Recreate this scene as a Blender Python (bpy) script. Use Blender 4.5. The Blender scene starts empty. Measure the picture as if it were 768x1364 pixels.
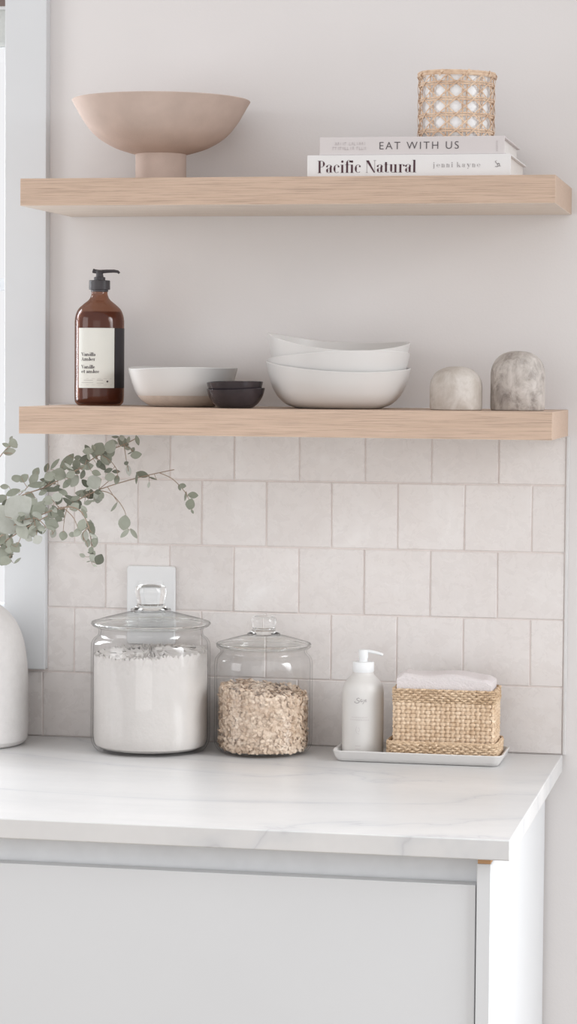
import bpy, math, random
from mathutils import Vector, Matrix
C = bpy.context.scene
COL = C.collection
PI = math.pi
random.seed(7)

# ------------------------------------------------------------------ camera
F = 3395.694
CAMP = Vector((0.898035, -3.369545, 1.42708))
FW = Vector((-0.19379144, 0.9794717, -0.05549834))
RT = Vector((0.98087134, 0.19450477, 0.00770192))
UP = Vector((-0.0183385, 0.05294416, 0.99842907))
cam = bpy.data.cameras.new('camera'); camo = bpy.data.objects.new('camera', cam); COL.objects.link(camo)
m = Matrix.Identity(4)
for i in range(3):
    m[i][0] = RT[i]; m[i][1] = UP[i]; m[i][2] = -FW[i]; m[i][3] = CAMP[i]
camo.matrix_world = m
cam.sensor_fit = 'AUTO'; cam.sensor_width = 36; cam.lens = F * 36 / 1364
cam.clip_start = .05
C.camera = camo

def ray(px, py): return FW * F + RT * (px - 384) + UP * (682 - py)
def at(px, py, Y):
    d = ray(px, py); return CAMP + d * ((Y - CAMP.y) / d.y)
def K(P): return (Vector(P) - CAMP).dot(FW) / F

# ------------------------------------------------------------------ world, lights, exposure
w = bpy.data.worlds.new('world'); C.world = w; w.use_nodes = True
w.node_tree.nodes['Background'].inputs[0].default_value = (.985, .975, .985, 1)
# the bright overcast sky lies beyond the window wall (+y); the pale interior of the house lies behind the camera
_wt = w.node_tree; _tc = _wt.nodes.new('ShaderNodeTexCoord'); _sx = _wt.nodes.new('ShaderNodeSeparateXYZ'); _mr = _wt.nodes.new('ShaderNodeMapRange')
_wt.links.new(_tc.outputs['Generated'], _sx.inputs[0]); _wt.links.new(_sx.outputs['Y'], _mr.inputs[0])
_mr.inputs[1].default_value = -.1; _mr.inputs[2].default_value = .4; _mr.inputs[3].default_value = .94; _mr.inputs[4].default_value = .96
_wt.links.new(_mr.outputs[0], _wt.nodes['Background'].inputs[1])

def area(name, loc, target, sx, sy, power, col, spread=180):
    l = bpy.data.lights.new(name, 'AREA'); l.shape = 'RECTANGLE'; l.size = sx; l.size_y = sy
    l.energy = power; l.color = col; l.spread = math.radians(spread)
    o = bpy.data.objects.new(name, l); COL.objects.link(o); o.location = loc
    o.rotation_euler = (Vector(target) - Vector(loc)).to_track_quat('-Z', 'Y').to_euler()
    return o
# daylight: the big window to the left in front of the counter, and the glazed door to the right
area('daylight_left', (-2.3, -1.7, 1.5), (.1, 0, 1.2), 1.4, 1.5, 19, (.97, .98, 1.0))
area('daylight_right', (2.2, -.86, 1.45), (.55, -.74, .80), .8, 1.5, 8.6, (.94, .97, 1.0), 60)
area('fill_behind', (.2, -4.6, 1.25), (.25, 0, 1.05), 2.6, 1.9, 12, (1.0, .985, .97))  # added frontal fill from behind the camera to flatten shading, no known window
# sky light entering through the window in the back wall
area('daylight_window', (-.98, .38, 1.65), (.05, -.2, 1.30), .7, .9, 20, (.93, .96, 1.0), 140)

C.view_settings.view_transform = 'Standard'
C.view_settings.look = 'None'
C.view_settings.exposure = 0.0
C.view_settings.gamma = 1.0
C.view_settings.use_curve_mapping = False
try:
    C.cycles.use_denoising = True
    C.cycles.transparent_max_bounces = 24
    C.cycles.max_bounces = 14
    C.cycles.transmission_bounces = 12
    C.cycles.sample_clamp_indirect = 6
except Exception: pass

# ------------------------------------------------------------------ materials
def s2l(c): return tuple(((v / 255) / 12.92 if v / 255 <= .04045 else ((v / 255 + .055) / 1.055) ** 2.4) for v in c)
class NT:
    def __init__(s, name):
        s.m = bpy.data.materials.new(name); s.m.use_nodes = True; s.t = s.m.node_tree
        s.b = s.t.nodes['Principled BSDF']; s.out = s.t.nodes['Material Output']
    def n(s, typ, **kw):
        x = s.t.nodes.new(typ)
        for k, v in kw.items():
            if isinstance(v, tuple) and v and hasattr(v[0], 'links'): pass
            try: setattr(x, k, v)
            except Exception: x.inputs[k].default_value = v
        return x
    def l(s, a, b): s.t.links.new(a, b)
    def coords(s, scale=(1, 1, 1), rot=(0, 0, 0), loc=(0, 0, 0)):
        c = s.n('ShaderNodeTexCoord'); mp = s.n('ShaderNodeMapping')
        mp.inputs['Scale'].default_value = scale; mp.inputs['Rotation'].default_value = rot; mp.inputs['Location'].default_value = loc
        s.l(c.outputs['Object'], mp.inputs['Vector']); return mp.outputs[0]
    def noise(s, vec, scale, detail=3, rough=.5, dist=0):
        x = s.n('ShaderNodeTexNoise'); x.inputs['Scale'].default_value = scale; x.inputs['Detail'].default_value = detail
        x.inputs['Roughness'].default_value = rough; x.inputs['Distortion'].default_value = dist
        s.l(vec, x.inputs['Vector']); return x.outputs['Fac']
    def ramp(s, fac, stops):
        r = s.n('ShaderNodeValToRGB'); e = r.color_ramp.elements
        while len(e) < len(stops): e.new(.5)
        for el, (p, c) in zip(e, stops): el.position = p; el.color = tuple(c) + (1,)
        s.l(fac, r.inputs[0]); return r.outputs[0]
    def mix(s, fac, a, b, mode='MIX'):
        x = s.n('ShaderNodeMix'); x.data_type = 'RGBA'; x.blend_type = mode
        for v, i in ((fac, 0), (a, 6), (b, 7)):
            if isinstance(v, (int, float)): x.inputs[i].default_value = v
            elif isinstance(v, tuple): x.inputs[i].default_value = v + (1,)
            else: s.l(v, x.inputs[i])
        return x.outputs[2]
    def bump(s, h, strength=.2, dist=.002):
        x = s.n('ShaderNodeBump'); x.inputs['Strength'].default_value = strength; x.inputs['Distance'].default_value = dist
        s.l(h, x.inputs['Height']); s.l(x.outputs[0], s.b.inputs['Normal'])
    def col(s, v):
        if isinstance(v, tuple): s.b.inputs['Base Color'].default_value = v + (1,)
        else: s.l(v, s.b.inputs['Base Color'])
    def rs(s, rough, spec=.5):
        s.b.inputs['Roughness'].default_value = rough; s.b.inputs['Specular IOR Level'].default_value = spec

def plain(name, col, rough=.6, spec=.4, vary=.03, nscale=40, bump=0, bscale=200):
    t = NT(name); c = t.coords()
    n = t.noise(c, nscale, 3)
    lo = tuple(x * (1 - vary) for x in col); hi = tuple(min(1, x * (1 + vary)) for x in col)
    t.col(t.ramp(n, [(.3, lo), (.7, hi)])); t.rs(rough, spec)
    if bump: t.bump(t.noise(c, bscale, 2), bump, .001)
    return t.m

WALL = plain('painted wall', (.745, .72, .71), .75, .2, .012, 6, .12, 350)
CEIL = plain('ceiling paint', (.8, .8, .8), .8, .2)
TRIM = plain('casing paint', (0.669, 0.684, 0.698), .4, .4, .01, 10)
CAB = plain('cabinet paint', (.665, .675, .685), .45, .35, .01, 8)
RAW = plain('raw board', (.55, .33, .18), .8, .2, .1, 60)
GROUT = plain('grout', (.70, .635, .61), .9, .1, .04, 80)
CHANNEL = plain('channel white', (.77, .785, .80), .5, .3)
FLOOR = None

def wood(name, base, dark, axis='x'):
    t = NT(name)
    sc = (3, 60, 60)
    c = t.coords(sc)
    n1 = t.noise(c, 4.0, 6, .65, .4)
    c2 = t.coords((16, 1150, 1150)); n2 = t.noise(c2, 1.0, 4, .7)
    c3 = t.coords((1.2, 14, 14)); n3 = t.noise(c3, 3, 3, .5, 1.2)
    a = t.ramp(n1, [(.35, dark), (.6, base)])
    b = t.ramp(n2, [(.37, tuple(x * .50 for x in base)), (.49, base), (.62, tuple(min(1, x * 1.15) for x in base))])
    d = t.ramp(n3, [(.3, tuple(x * .93 for x in base)), (.7, tuple(min(1, x * 1.04) for x in base))])
    m1 = t.mix(.6, a, b); t.col(t.mix(.25, m1, d)); t.rs(.55, .3)
    t.bump(n2, .15, .0006)
    return t.m
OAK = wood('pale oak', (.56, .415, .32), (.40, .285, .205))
OAK_LIT = wood('pale oak bounce-lit underside', (.84, .74, .65), (.76, .66, .57))  # bounce light on the shelf undersides, put into a paler oak colour
FLOORM = wood('floor oak', (.40, .34, .28), (.32, .27, .22))

# glazed handmade tile
t = NT('glazed tile'); c = t.coords()
wn = t.noise(c, 9, 4, .6, .8); wn2 = t.noise(c, 45, 4, .65, .5)
ca = t.ramp(wn, [(.32, (.74, .695, .67)), (.55, (.775, .74, .72)), (.72, (.86, .84, .825))])
cb = t.ramp(wn2, [(.3, (.69, .65, .63)), (.7, (.83, .805, .79))])
at_ = t.n('ShaderNodeAttribute'); at_.attribute_name = 'tone'
tv = t.ramp(at_.outputs['Fac'], [(0, (.90, .89, .885)), (1, (.975, .975, .975))])
t.col(t.mix(1.0, t.mix(.35, ca, cb), tv, 'MULTIPLY'))
rr = t.n('ShaderNodeMapRange'); t.l(wn2, rr.inputs[0]); rr.inputs[1].default_value = .3; rr.inputs[2].default_value = .7; rr.inputs[3].default_value = .16; rr.inputs[4].default_value = .42
t.l(rr.outputs[0], t.b.inputs['Roughness']); t.b.inputs['Specular IOR Level'].default_value = .5
t.bump(t.mix(.35, t.noise(c, 22, 2), t.noise(c, 90, 2)), .35, .002)
TILE = t.m

# quartz worktop with soft grey veins
t = NT('veined quartz'); c = t.coords((1, 2.2, 1), (0, 0, .42), (.37, .1, 0))
vn = t.noise(c, 1.5, 5, .55, .9)
ab = t.n('ShaderNodeMath', operation='SUBTRACT'); t.l(vn, ab.inputs[0]); ab.inputs[1].default_value = .5
ab2 = t.n('ShaderNodeMath', operation='ABSOLUTE'); t.l(ab.outputs[0], ab2.inputs[0])
vein = t.ramp(ab2.outputs[0], [(0, (.55, .545, .555)), (.005, (.62, .62, .622)), (.03, (.665, .658, .65)), (.1, (.69, .68, .67))])
soft = t.ramp(t.noise(c, 1.1, 4, .6, 1.0), [(.4, (.90, .905, .91)), (.6, (1, 1, 1))])
sp = t.ramp(t.noise(t.coords(), 60, 4), [(.3, (.975, .975, .975)), (.7, (1, 1, 1))])
t.col(t.mix(1, t.mix(1, vein, soft, 'MULTIPLY'), sp, 'MULTIPLY')); t.rs(.36, .5)
QUARTZ = t.m

CLAY = plain('blush clay', (.535, .43, .375), .85, .15, .06, 30, .25, 500)
STONEWARE = plain('white glaze', (.65, .645, .635), .22, .5, .015, 20)
RAWCLAY = plain('bare beige clay', (.58, .51, .45), .8, .2, .05, 120, .2, 600)
PORC = plain('white porcelain', (.64, .625, .61), .28, .5, .012, 20, .04, 60)
BLACK = plain('black glaze', (.034, .027, .031), .14, .5, .2, 50)
MATTEV = plain('matte white vase', (.575, .553, .54), .85, .15, .03, 90, .35, 260)
PLASTW = plain('white plastic', (.76, .77, .775), .35, .5, .01)
PLASTB = plain('black plastic', (.055, .05, .055), .4, .4, .1)
SOAPW = plain('frosted bottle', (.63, .612, .59), .4, .4, .015)
PLATE = plain('switch plate', (.77, .775, .78), .35, .45, .01)
PAPER = plain('page paper', (.76, .735, .71), .9, .1, .05, 400)
COVERW = plain('white cover', (.74, .73, .725), .5, .35, .01)
COVERG = plain('blush cover', (.63, .59, .585), .7, .2, .01)
COVERD = plain('cover lining', (.60, .54, .53), .7, .2, .01)
INKM = plain('maroon ink', (.075, .035, .045), .6, .2)
INKD = plain('dark ink', (.10, .09, .095), .6, .2)
INKG = plain('grey ink', (.32, .30, .30), .6, .2)
INKF = plain('faint ink', (.52, .475, .475), .6, .2)
LABELP = plain('cream label', (.72, .72, .67), .6, .3, .01)
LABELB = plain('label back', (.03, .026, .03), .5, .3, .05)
SILVER = plain('satin metal', (.66, .65, .645), .5, .4)
BLIND = plain('blind fabric', (.62, .635, .615), .9, .1, .03, 200)
BROWN = plain('dark wood', (.20, .15, .135), .6, .3, .1)
CLOTH = plain('white cloth', (.66, .615, .61), .95, .1, .03, 300, .9, 420)
FLOUR = plain('flour', (.62, .59, .565), 1.0, .05, .02, 60, .5, 160)
LINER = plain('white glass liner', (.88, .885, .89), .3, .5, .01)

def marble(name, lo, mid, hi, sc, loc, w=.5):
    t = NT(name); c = t.coords((1, 1, .7), (.3, .5, .2), loc); lo, mid, hi = [(q[0] * 1.13, q[1] * 1.09, q[2] * 1.05) for q in (lo, mid, hi)]
    n = t.noise(c, sc, 8, .62, 1.6); n2 = t.noise(c, sc * 3, 6, .7, .8)
    a = t.ramp(n, [(.36, lo), (.47, mid), (.6, hi)])
    b = t.ramp(n2, [(.38, lo), (.5, mid), (.62, hi)])
    t.col(t.mix(w, a, b)); t.rs(.5, .35); t.bump(n2, .1, .001)
    return t.m
MARB1 = marble('pale marble', (.38, .35, .32), (.45, .425, .40), (.54, .525, .51), 22, (.2, .1, 0), .4)
MARB2 = marble('veined marble', (.19, .17, .16), (.38, .355, .335), (.52, .50, .485), 26, (1.7, .6, .3), .45)

def straw(name, c1, c2, c3, sc=180):
    t = NT(name); c = t.coords((1, 1, 1.6)); n = t.noise(c, sc, 4, .6); n2 = t.noise(c, 25, 2)
    a = t.ramp(n, [(.32, c1), (.5, c2), (.68, c3)])
    b = t.ramp(n2, [(.35, tuple(x * .86 for x in c2)), (.65, c3)])
    t.col(t.mix(.4, a, b)); t.rs(.6, .3); return t.m
STRAW = straw('pale straw', (.42, .27, .16), (.66, .48, .32), (.80, .65, .49))
SEAGRASS = straw('seagrass', (.20, .115, .065), (.54, .375, .23), (.78, .62, .45), 260)
CANE = straw('cane', (.42, .25, .15), (.66, .46, .32), (.78, .62, .47), 140)
OATS = straw('rolled oats', (.36, .23, .14), (.64, .48, .35), (.84, .72, .59), 120)

# leaves: tone per leaf (each leaf has its own colour)
t = NT('eucalyptus leaf'); a_ = t.n('ShaderNodeAttribute'); a_.attribute_name = 'tone'
lc = t.ramp(a_.outputs['Fac'], [(0, (.12, .13, .10)), (.35, (.265, .28, .225)), (.65, (.40, .415, .355)), (1, (.50, .505, .475))])
ln = t.ramp(t.noise(t.coords(), 120, 2), [(.3, (.9, .9, .88)), (.7, (1, 1, 1))])
t.col(t.mix(1, lc, ln, 'MULTIPLY')); t.rs(.6, .25)
LEAF = t.m
TWIG = plain('twig', (.33, .25, .19), .7, .2, .1)

def thin_glass(name, tint, edge, gloss=.06, rough=.03):
    t = NT(name); t.t.nodes.remove(t.b)
    tr = t.n('ShaderNodeBsdfTransparent'); gl = t.n('ShaderNodeBsdfGlossy'); gl.inputs['Roughness'].default_value = rough
    lw = t.n('ShaderNodeLayerWeight'); lw.inputs['Blend'].default_value = .5
    cc = t.ramp(lw.outputs['Facing'], [(.0, tint), (.8, tint), (1.0, edge)]); t.l(cc, tr.inputs[0])
    pw = t.n('ShaderNodeMath', operation='POWER'); t.l(lw.outputs['Facing'], pw.inputs[0]); pw.inputs[1].default_value = 4
    mp = t.n('ShaderNodeMath', operation='MULTIPLY_ADD'); t.l(pw.outputs[0], mp.inputs[0]); mp.inputs[1].default_value = .35; mp.inputs[2].default_value = .04; mp.use_clamp = True
    mx = t.n('ShaderNodeMixShader'); t.l(mp.outputs[0], mx.inputs[0]); t.l(tr.outputs[0], mx.inputs[1]); t.l(gl.outputs[0], mx.inputs[2])
    t.l(mx.outputs[0], t.out.inputs[0]); return t.m
GLASS = thin_glass('clear jar glass', (.99, .99, .99), (.72, .72, .72))
LIDG = thin_glass('lid glass', (.975, .98, .975), (.42, .42, .42))
AMBER = thin_glass('amber glass', (.56, .38, .30), (.40, .30, .26))
PANE = thin_glass('window glass', (.98, .985, .99), (.9, .9, .9))
t = NT('solid glass'); t.col((.97, .975, .975)); t.rs(.02, .5); t.b.inputs['Transmission Weight'].default_value = 1; t.b.inputs['IOR'].default_value = 1.45
SOLIDG = t.m
LIQ = plain('amber soap', (.21, .095, .06), .3, .5, .1, 30)

# ------------------------------------------------------------------ mesh helpers
class MB:
    def __init__(s): s.v = []; s.f = []; s.tone = []; s.mi = []
    def add(s, vs, fs, tone=.5, mi=0):
        o = len(s.v); s.v += [tuple(x) for x in vs]
        for f in fs: s.f.append(tuple(i + o for i in f)); s.tone.append(tone); s.mi.append(mi)
        return s
    def box(s, x0, x1, y0, y1, z0, z1, tone=.5, mi=0):
        vs = [(x, y, z) for x in (x0, x1) for y in (y0, y1) for z in (z0, z1)]
        return s.add(vs, [(0, 1, 3, 2), (4, 6, 7, 5), (0, 4, 5, 1), (2, 3, 7, 6), (0, 2, 6, 4), (1, 5, 7, 3)], tone, mi)
    def lathe(s, prof, seg=72, zf=None, rf=None, close=False, mi=None, cx=0, cy=0):
        n = len(prof); vs = []
        zm = max(p[1] for p in prof) or 1
        for i in range(seg):
            a = 2 * PI * i / seg; ca, sa = math.cos(a), math.sin(a)
            R = rf(a) if rf else 1
            for (r, z) in prof:
                zz = z
                if zf: zz = z + zf(a) * max(0, z / zm) ** 1.6
                vs.append((cx + r * R * ca, cy + r * R * sa, zz))
        base = len(s.v); s.v += vs
        rng = n if close else n - 1
        for i in range(seg):
            j = (i + 1) % seg
            for k in range(rng):
                k2 = (k + 1) % n
                q = [base + i * n + k, base + j * n + k, base + j * n + k2, base + i * n + k2]
                s.f.append(tuple(q)); s.tone.append(.5); s.mi.append(mi(prof[k], prof[k2]) if mi else 0)
        return s
    def tube(s, pts, r, sides=6, closed=False, flat=1.0, nrm=None, tone=.5, r1=None):
        pts = [Vector(p) for p in pts]; n = len(pts); rings = []
        for i, p in enumerate(pts):
            a = pts[(i - 1) % n] if (closed or i > 0) else p
            b = pts[(i + 1) % n] if (closed or i < n - 1) else p
            d = (b - a)
            d = d.normalized() if d.length > 1e-9 else Vector((0, 0, 1))
            if nrm: nn = Vector(nrm(p)); nn = (nn - d * nn.dot(d)).normalized()
            else:
                up = Vector((0, 0, 1)) if abs(d.z) < .95 else Vector((0, 1, 0)); nn = (up - d * up.dot(d)).normalized()
            bb = d.cross(nn)
            rr = r if r1 is None else r + (r1 - r) * i / max(1, n - 1)
            rings.append([p + nn * (math.cos(2 * PI * k / sides) * rr * flat) + bb * (math.sin(2 * PI * k / sides) * rr) for k in range(sides)])
        vs = [v for ring in rings for v in ring]; fs = []
        for i in range(n if closed else n - 1):
            j = (i + 1) % n
            for k in range(sides):
                k2 = (k + 1) % sides; fs.append((i * sides + k, j * sides + k, j * sides + k2, i * sides + k2))
        if not closed:
            fs.append(tuple(range(sides))[::-1]); fs.append(tuple((n - 1) * sides + k for k in range(sides)))
        return s.add(vs, fs, tone)
    def loops(s, rings, cap0=True, cap1=True, mi=0):
        n = len(rings[0]); vs = [v for r in rings for v in r]; fs = []
        for i in range(len(rings) - 1):
            for k in range(n):
                k2 = (k + 1) % n; fs.append((i * n + k, i * n + k2, (i + 1) * n + k2, (i + 1) * n + k))
        if cap0: fs.append(tuple(range(n))[::-1])
        if cap1: fs.append(tuple((len(rings) - 1) * n + k for k in range(n)))
        return s.add(vs, fs, .5, mi)
    def build(s, name, mat, parent=None, smooth=True, loc=None, bevel=0, angle=40):
        me = bpy.data.meshes.new(name); me.from_pydata(s.v, [], s.f); me.update()
        mats = mat if isinstance(mat, (list, tuple)) else [mat]
        for mm in mats: me.materials.append(mm)
        if any(s.mi): me.polygons.foreach_set('material_index', s.mi)
        if any(abs(x - .5) > 1e-6 for x in s.tone):
            at2 = me.attributes.new('tone', 'FLOAT', 'FACE'); at2.data.foreach_set('value', s.tone)
        o = bpy.data.objects.new(name, me); COL.objects.link(o)
        if parent: o.parent = parent
        if loc is not None: o.location = loc
        if bevel:
            b = o.modifiers.new('bevel', 'BEVEL'); b.width = bevel; b.segments = 3; b.limit_method = 'ANGLE'
        if smooth:
            for p in me.polygons: p.use_smooth = True
            try: me.set_sharp_from_angle(angle=math.radians(angle))
            except Exception: pass
        return o

def rrect(hx, hy, r, z, n=6, cx=0, cy=0):
    out = []
    for (sx, sy, a0) in ((1, 1, 0), (-1, 1, 90), (-1, -1, 180), (1, -1, 270)):
        for i in range(n + 1):
            a = math.radians(a0 + 90 * i / n)
            out.append((cx + sx * (hx - r) + r * math.cos(a), cy + sy * (hy - r) + r * math.sin(a), z))
    return out
def tag(o, label=None, cat=None, group=None, kind=None):
    if label: o['label'] = label
    if cat: o['category'] = cat
    if group: o['group'] = group
    if kind: o['kind'] = kind
    return o
def thing(name, label, cat, loc, group=None, rz=0):
    o = bpy.data.objects.new(name, None); COL.objects.link(o); o.location = loc; o.rotation_euler = (0, 0, rz)
    o.empty_display_size = .02
    return tag(o, label, cat, group)
def base_at(cx, Y, z, py=600):
    """point on the plane z whose axis stands at picture column cx and depth Y"""
    P = at(cx, py, Y)
    for _ in range(3):
        v = (Vector((P.x, Y, z)) - CAMP); py = 682 - F * v.dot(UP) / v.dot(FW); P = at(cx, py, Y)
    return Vector((P.x, Y, z)), py
def prof(loc, py0, pts):
    k = K(loc); return [(r * k, max(0, (py0 - y) * k)) for r, y in pts]
def smoothp(pts, n=4):
    """Catmull-Rom through profile points"""
    out = []
    P = [pts[0]] + list(pts) + [pts[-1]]
    for i in range(1, len(P) - 2):
        p0, p1, p2, p3 = P[i - 1], P[i], P[i + 1], P[i + 2]
        for j in range(n):
            u = j / n
            out.append(tuple(.5 * ((2 * p1[d]) + (-p0[d] + p2[d]) * u + (2 * p0[d] - 5 * p1[d] + 4 * p2[d] - p3[d]) * u * u + (-p0[d] + 3 * p1[d] - 3 * p2[d] + p3[d]) * u ** 3) for d in range(2)))
    out.append(tuple(pts[-1]))
    return [(max(0, a), max(0, b)) for a, b in out]

# ------------------------------------------------------------------ lettering
def glyphs(txt, T=.30, h=.055, track=.12):
    """high-contrast serif letters as quads; x-height 1"""
    Q = []; X = [0.0]
    def quad(a, b, c, d): Q.append([(X[0] + p[0], p[1]) for p in (a, b, c, d)])
    def rect(x0, x1, y0, y1): quad((x0, y0), (x1, y0), (x1, y1), (x0, y1))
    def line(x0, y0, x1, y1, wd): quad((x0 - wd / 2, y0), (x0 + wd / 2, y0), (x1 + wd / 2, y1), (x1 - wd / 2, y1))
    def arc(cx, cy, rx, ry, a0, a1, th=None, n=14):
        th = T if th is None else th; pr = None
        for i in range(n + 1):
            a = math.radians(a0 + (a1 - a0) * i / n); c, s_ = math.cos(a), math.sin(a)
            wd = h + (th - h) * abs(c) ** 1.8
            o = (cx + rx * c, cy + ry * s_); i_ = (cx + (rx - wd) * c, cy + (ry - h) * s_)
            if pr: quad(pr[0], o, i_, pr[1])
            pr = (o, i_)
    def ball(cx, cy, r=.11):
        for i in range(6):
            a, b = PI * i / 3, PI * (i + 1) / 3
            quad((cx, cy), (cx + r * math.cos(a), cy + r * math.sin(a)), (cx + r * math.cos((a + b) / 2), cy + r * math.sin((a + b) / 2)), (cx + r * math.cos(b), cy + r * math.sin(b)))
    def stem(x, y0, y1, s0=True, s1=False):
        rect(x, x + T, y0, y1)
        if s0: rect(x - .12, x + T + .12, y0, y0 + h)
        if s1: rect(x - .14, x + T * .5, y1 - h, y1)
    cap = 1.5
    for ch in txt:
        if ch == ' ': X[0] += .55; continue
        if ch == 'P':
            stem(.12, 0, cap, True, True); arc(.42, 1.1, .52, .4, -90, 90); rect(.3, .45, .7, .7 + h); rect(.3, .45, cap - h, cap); a = 1.0
        elif ch == 'a':
            arc(.36, .29, .32, .29, 90, 270); rect(.36, .5, .5, .5 + h); rect(.36, .5, 0, h); rect(.5, .5 + T, .05, .72); arc(.42, .72, .38, .28, 0, 150, T); ball(.14, .78); rect(.5 + T, .92, .02, .02 + h); a = .9
        elif ch == 'c': arc(.45, .5, .43, .5, 55, 310); ball(.68, .78); a = .85
        elif ch == 'i': stem(.12, 0, 1, True, True); ball(.12 + T / 2, 1.38, .15); a = .52
        elif ch == 'f': stem(.15, 0, 1.2); arc(.15 + T + .12, 1.2, T * .4 + .27, .35, 20, 180, T); ball(.66, 1.38); rect(0, .6, 1 - h, 1); a = .58
        elif ch == 'N':
            line(.12, 0, .12, cap, h); rect(0, .26, 0, h); quad((.0, cap), (.38, cap), (1.2, 0), (1.05, 0)); line(1.16, 0, 1.16, cap, h); rect(1.0, 1.32, cap - h, cap); a = 1.32
        elif ch == 't': rect(.12, .12 + T, .12, 1.28); arc(.42, .2, .3, .2, 180, 320, T * .8); rect(0, .58, 1 - h, 1); a = .62
        elif ch == 'u': rect(.1, .1 + T, .3, 1); rect(-.02, .1, 1 - h, 1); arc(.42, .3, .32, .3, 180, 300, T); stem(.66, 0, 1, True, True); a = 1.1
        elif ch == 'r': stem(.12, 0, 1, True, True); arc(.42 + .1, .68, .3, .32, 60, 180, h * 2); ball(.7, .85); a = .75
        elif ch == 'l': stem(.12, 0, 1.52, True, True); a = .52
        elif ch == 'V': quad((-.02, cap), (.38, cap), (.74, 0), (.6, 0)); line(.66, 0, 1.08, cap, h); rect(-.1, .5, cap - h, cap); rect(.9, 1.25, cap - h, cap); a = 1.15
        elif ch == 'A': line(.1, 0, .55, cap, h); quad((.46, cap), (.62, cap), (1.2, 0), (.8, 0)); rect(.25, .85, .45, .45 + h); rect(-.05, .28, 0, h); rect(.68, 1.3, 0, h); a = 1.25
        elif ch in 'nm':
            stem(.1, 0, 1, True, True); x = .1
            for _ in range(2 if ch == 'm' else 1):
                arc(x + T + .16, .7, .26 + T * .3, .3, 0, 165, T); x += .32 + T * 1.0; rect(x, x + T, 0, .72); rect(x - .1, x + T + .1, 0, h)
            a = x + T + .14
        elif ch == 'b': stem(.1, 0, 1.52, False, True); arc(.46, .5, .44, .5, -110, 110); a = .98
        elif ch == 'e': arc(.45, .5, .43, .5, 0, 320); rect(.2, .86, .5, .5 + h); a = .92
        elif ch == 'j': rect(.12, .12 + T, -.25, 1); rect(0, .12, 1 - h, 1); ball(.12 + T / 2, 1.38, .13); arc(-.02, -.25, .14 + T, .22, 270, 360, T); a = .5
        elif ch == 'k': stem(.1, 0, 1.52, True, True); line(.4, .45, .8, 1, h); quad((.42, .6), (.6, .6), (.98, 0), (.72, 0)); rect(.66, 1.0, 0, h); a = 1.0
        elif ch == 'y': quad((0, 1), (.32, 1), (.6, .02), (.46, .02)); line(.28, -.45, .9, 1, h * 1.2); ball(.22, -.4); rect(-.08, .42, 1 - h, 1); rect(.74, 1.05, 1 - h, 1); a = .98
        else: a = .5
        X[0] += a + track
    return Q, X[0]
def put_quads(mb, Q, fn, d=0):
    for q in Q:
        vs = [fn(*p) for p in q]; mb.add(vs, [(0, 1, 2, 3)])
def font_mesh(txt, size, space=1.0, offset=0):
    cu = bpy.data.curves.new('lettering', 'FONT'); cu.body = txt; cu.size = size; cu.space_character = space; cu.offset = offset
    o = bpy.data.objects.new('lettering', cu); COL.objects.link(o)
    bpy.context.view_layer.update()
    me = bpy.data.meshes.new_from_object(o.evaluated_get(bpy.context.evaluated_depsgraph_get()))
    vs = [tuple(v.co) for v in me.vertices]; fs = [tuple(p.vertices) for p in me.polygons]
    bpy.data.objects.remove(o); bpy.data.curves.remove(cu); bpy.data.meshes.remove(me)
    return vs, fs

# ------------------------------------------------------------------ setting
X_END = .6045           # right end of tiles, shelf and worktop
CZ = .92                # worktop height
WY = .007               # plane of the painted wall (tile faces stand at y = 0)
WX0, WX1, WZ0, WZ1 = -1.05, -.163, 1.062, 2.15    # window opening

mb = MB()
for (x0, x1, z0, z1) in ((-3, WX0, 0, 2.7), (WX1, 2.4, 0, 2.7), (WX0, WX1, 0, WZ0), (WX0, WX1, WZ1, 2.7)):
    mb.box(x0, x1, WY, WY + .15, z0, z1)
tag(mb.build('wall_back', WALL, smooth=False), kind='structure')
tag(MB().box(-3, 2.4, -5, WY, -.03, 0).build('floor', FLOORM, smooth=False), kind='structure')

# window: casing, sash, pane, blind
win = bpy.data.objects.new('window_1', None); COL.objects.link(win); win.location = (WX1, WY, WZ0); tag(win, kind='structure')
def rel(mb, o): 
    L = o.location; mb.v = [(a - L.x, b - L.y, c - L.z) for a, b, c in mb.v]; return mb
cs = MB()
cs.box(WX1 - .0015, -.1058, -.012, WY, 1.0135, 2.215); cs.box(WX0 - .058, WX0, -.012, WY, 1.0135, 2.215)
cs.box(WX0, WX1 - .0015, -.012, WY, 1.0135, WZ0); cs.box(WX0, WX1 - .0015, -.012, WY, WZ1, 2.215)
rel(cs, win).build('window_casing', TRIM, win, False, bevel=.0012)
jb = MB(); jb.box(WX1 - .002, WX1, WY, WY + .15, WZ0, WZ1); jb.box(WX0, WX0 + .002, WY, WY + .15, WZ0, WZ1); jb.box(WX0, WX1, WY, WY + .15, WZ0, WZ0 + .002); jb.box(WX0, WX1, WY, WY + .15, WZ1 - .002, WZ1)
rel(jb, win).build('window_jamb', TRIM, win, False)
fr = MB(); y0, y1 = .10, .125
fr.box(WX1 - .018, WX1 - .002, y0, y1, WZ0 + .002, WZ1 - .002); fr.box(WX0 + .002, WX0 + .02, y0, y1, WZ0 + .002, WZ1 - .002)
fr.box(WX0 + .02, WX1 - .018, y0, y1, WZ0 + .002, WZ0 + .03); fr.box(WX0 + .02, WX1 - .018, y0, y1, WZ1 - .03, WZ1 - .002)
fr.box(WX0 + .02, WX1 - .018, y0, y1, 1.537, 1.554)
rel(fr, win).build('window_sash', TRIM, win, False, bevel=.001)
rel(MB().box(WX0 + .02, WX1 - .018, .111, .114, WZ0 + .03, WZ1 - .03), win).build('window_pane', PANE, win, False)
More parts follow.
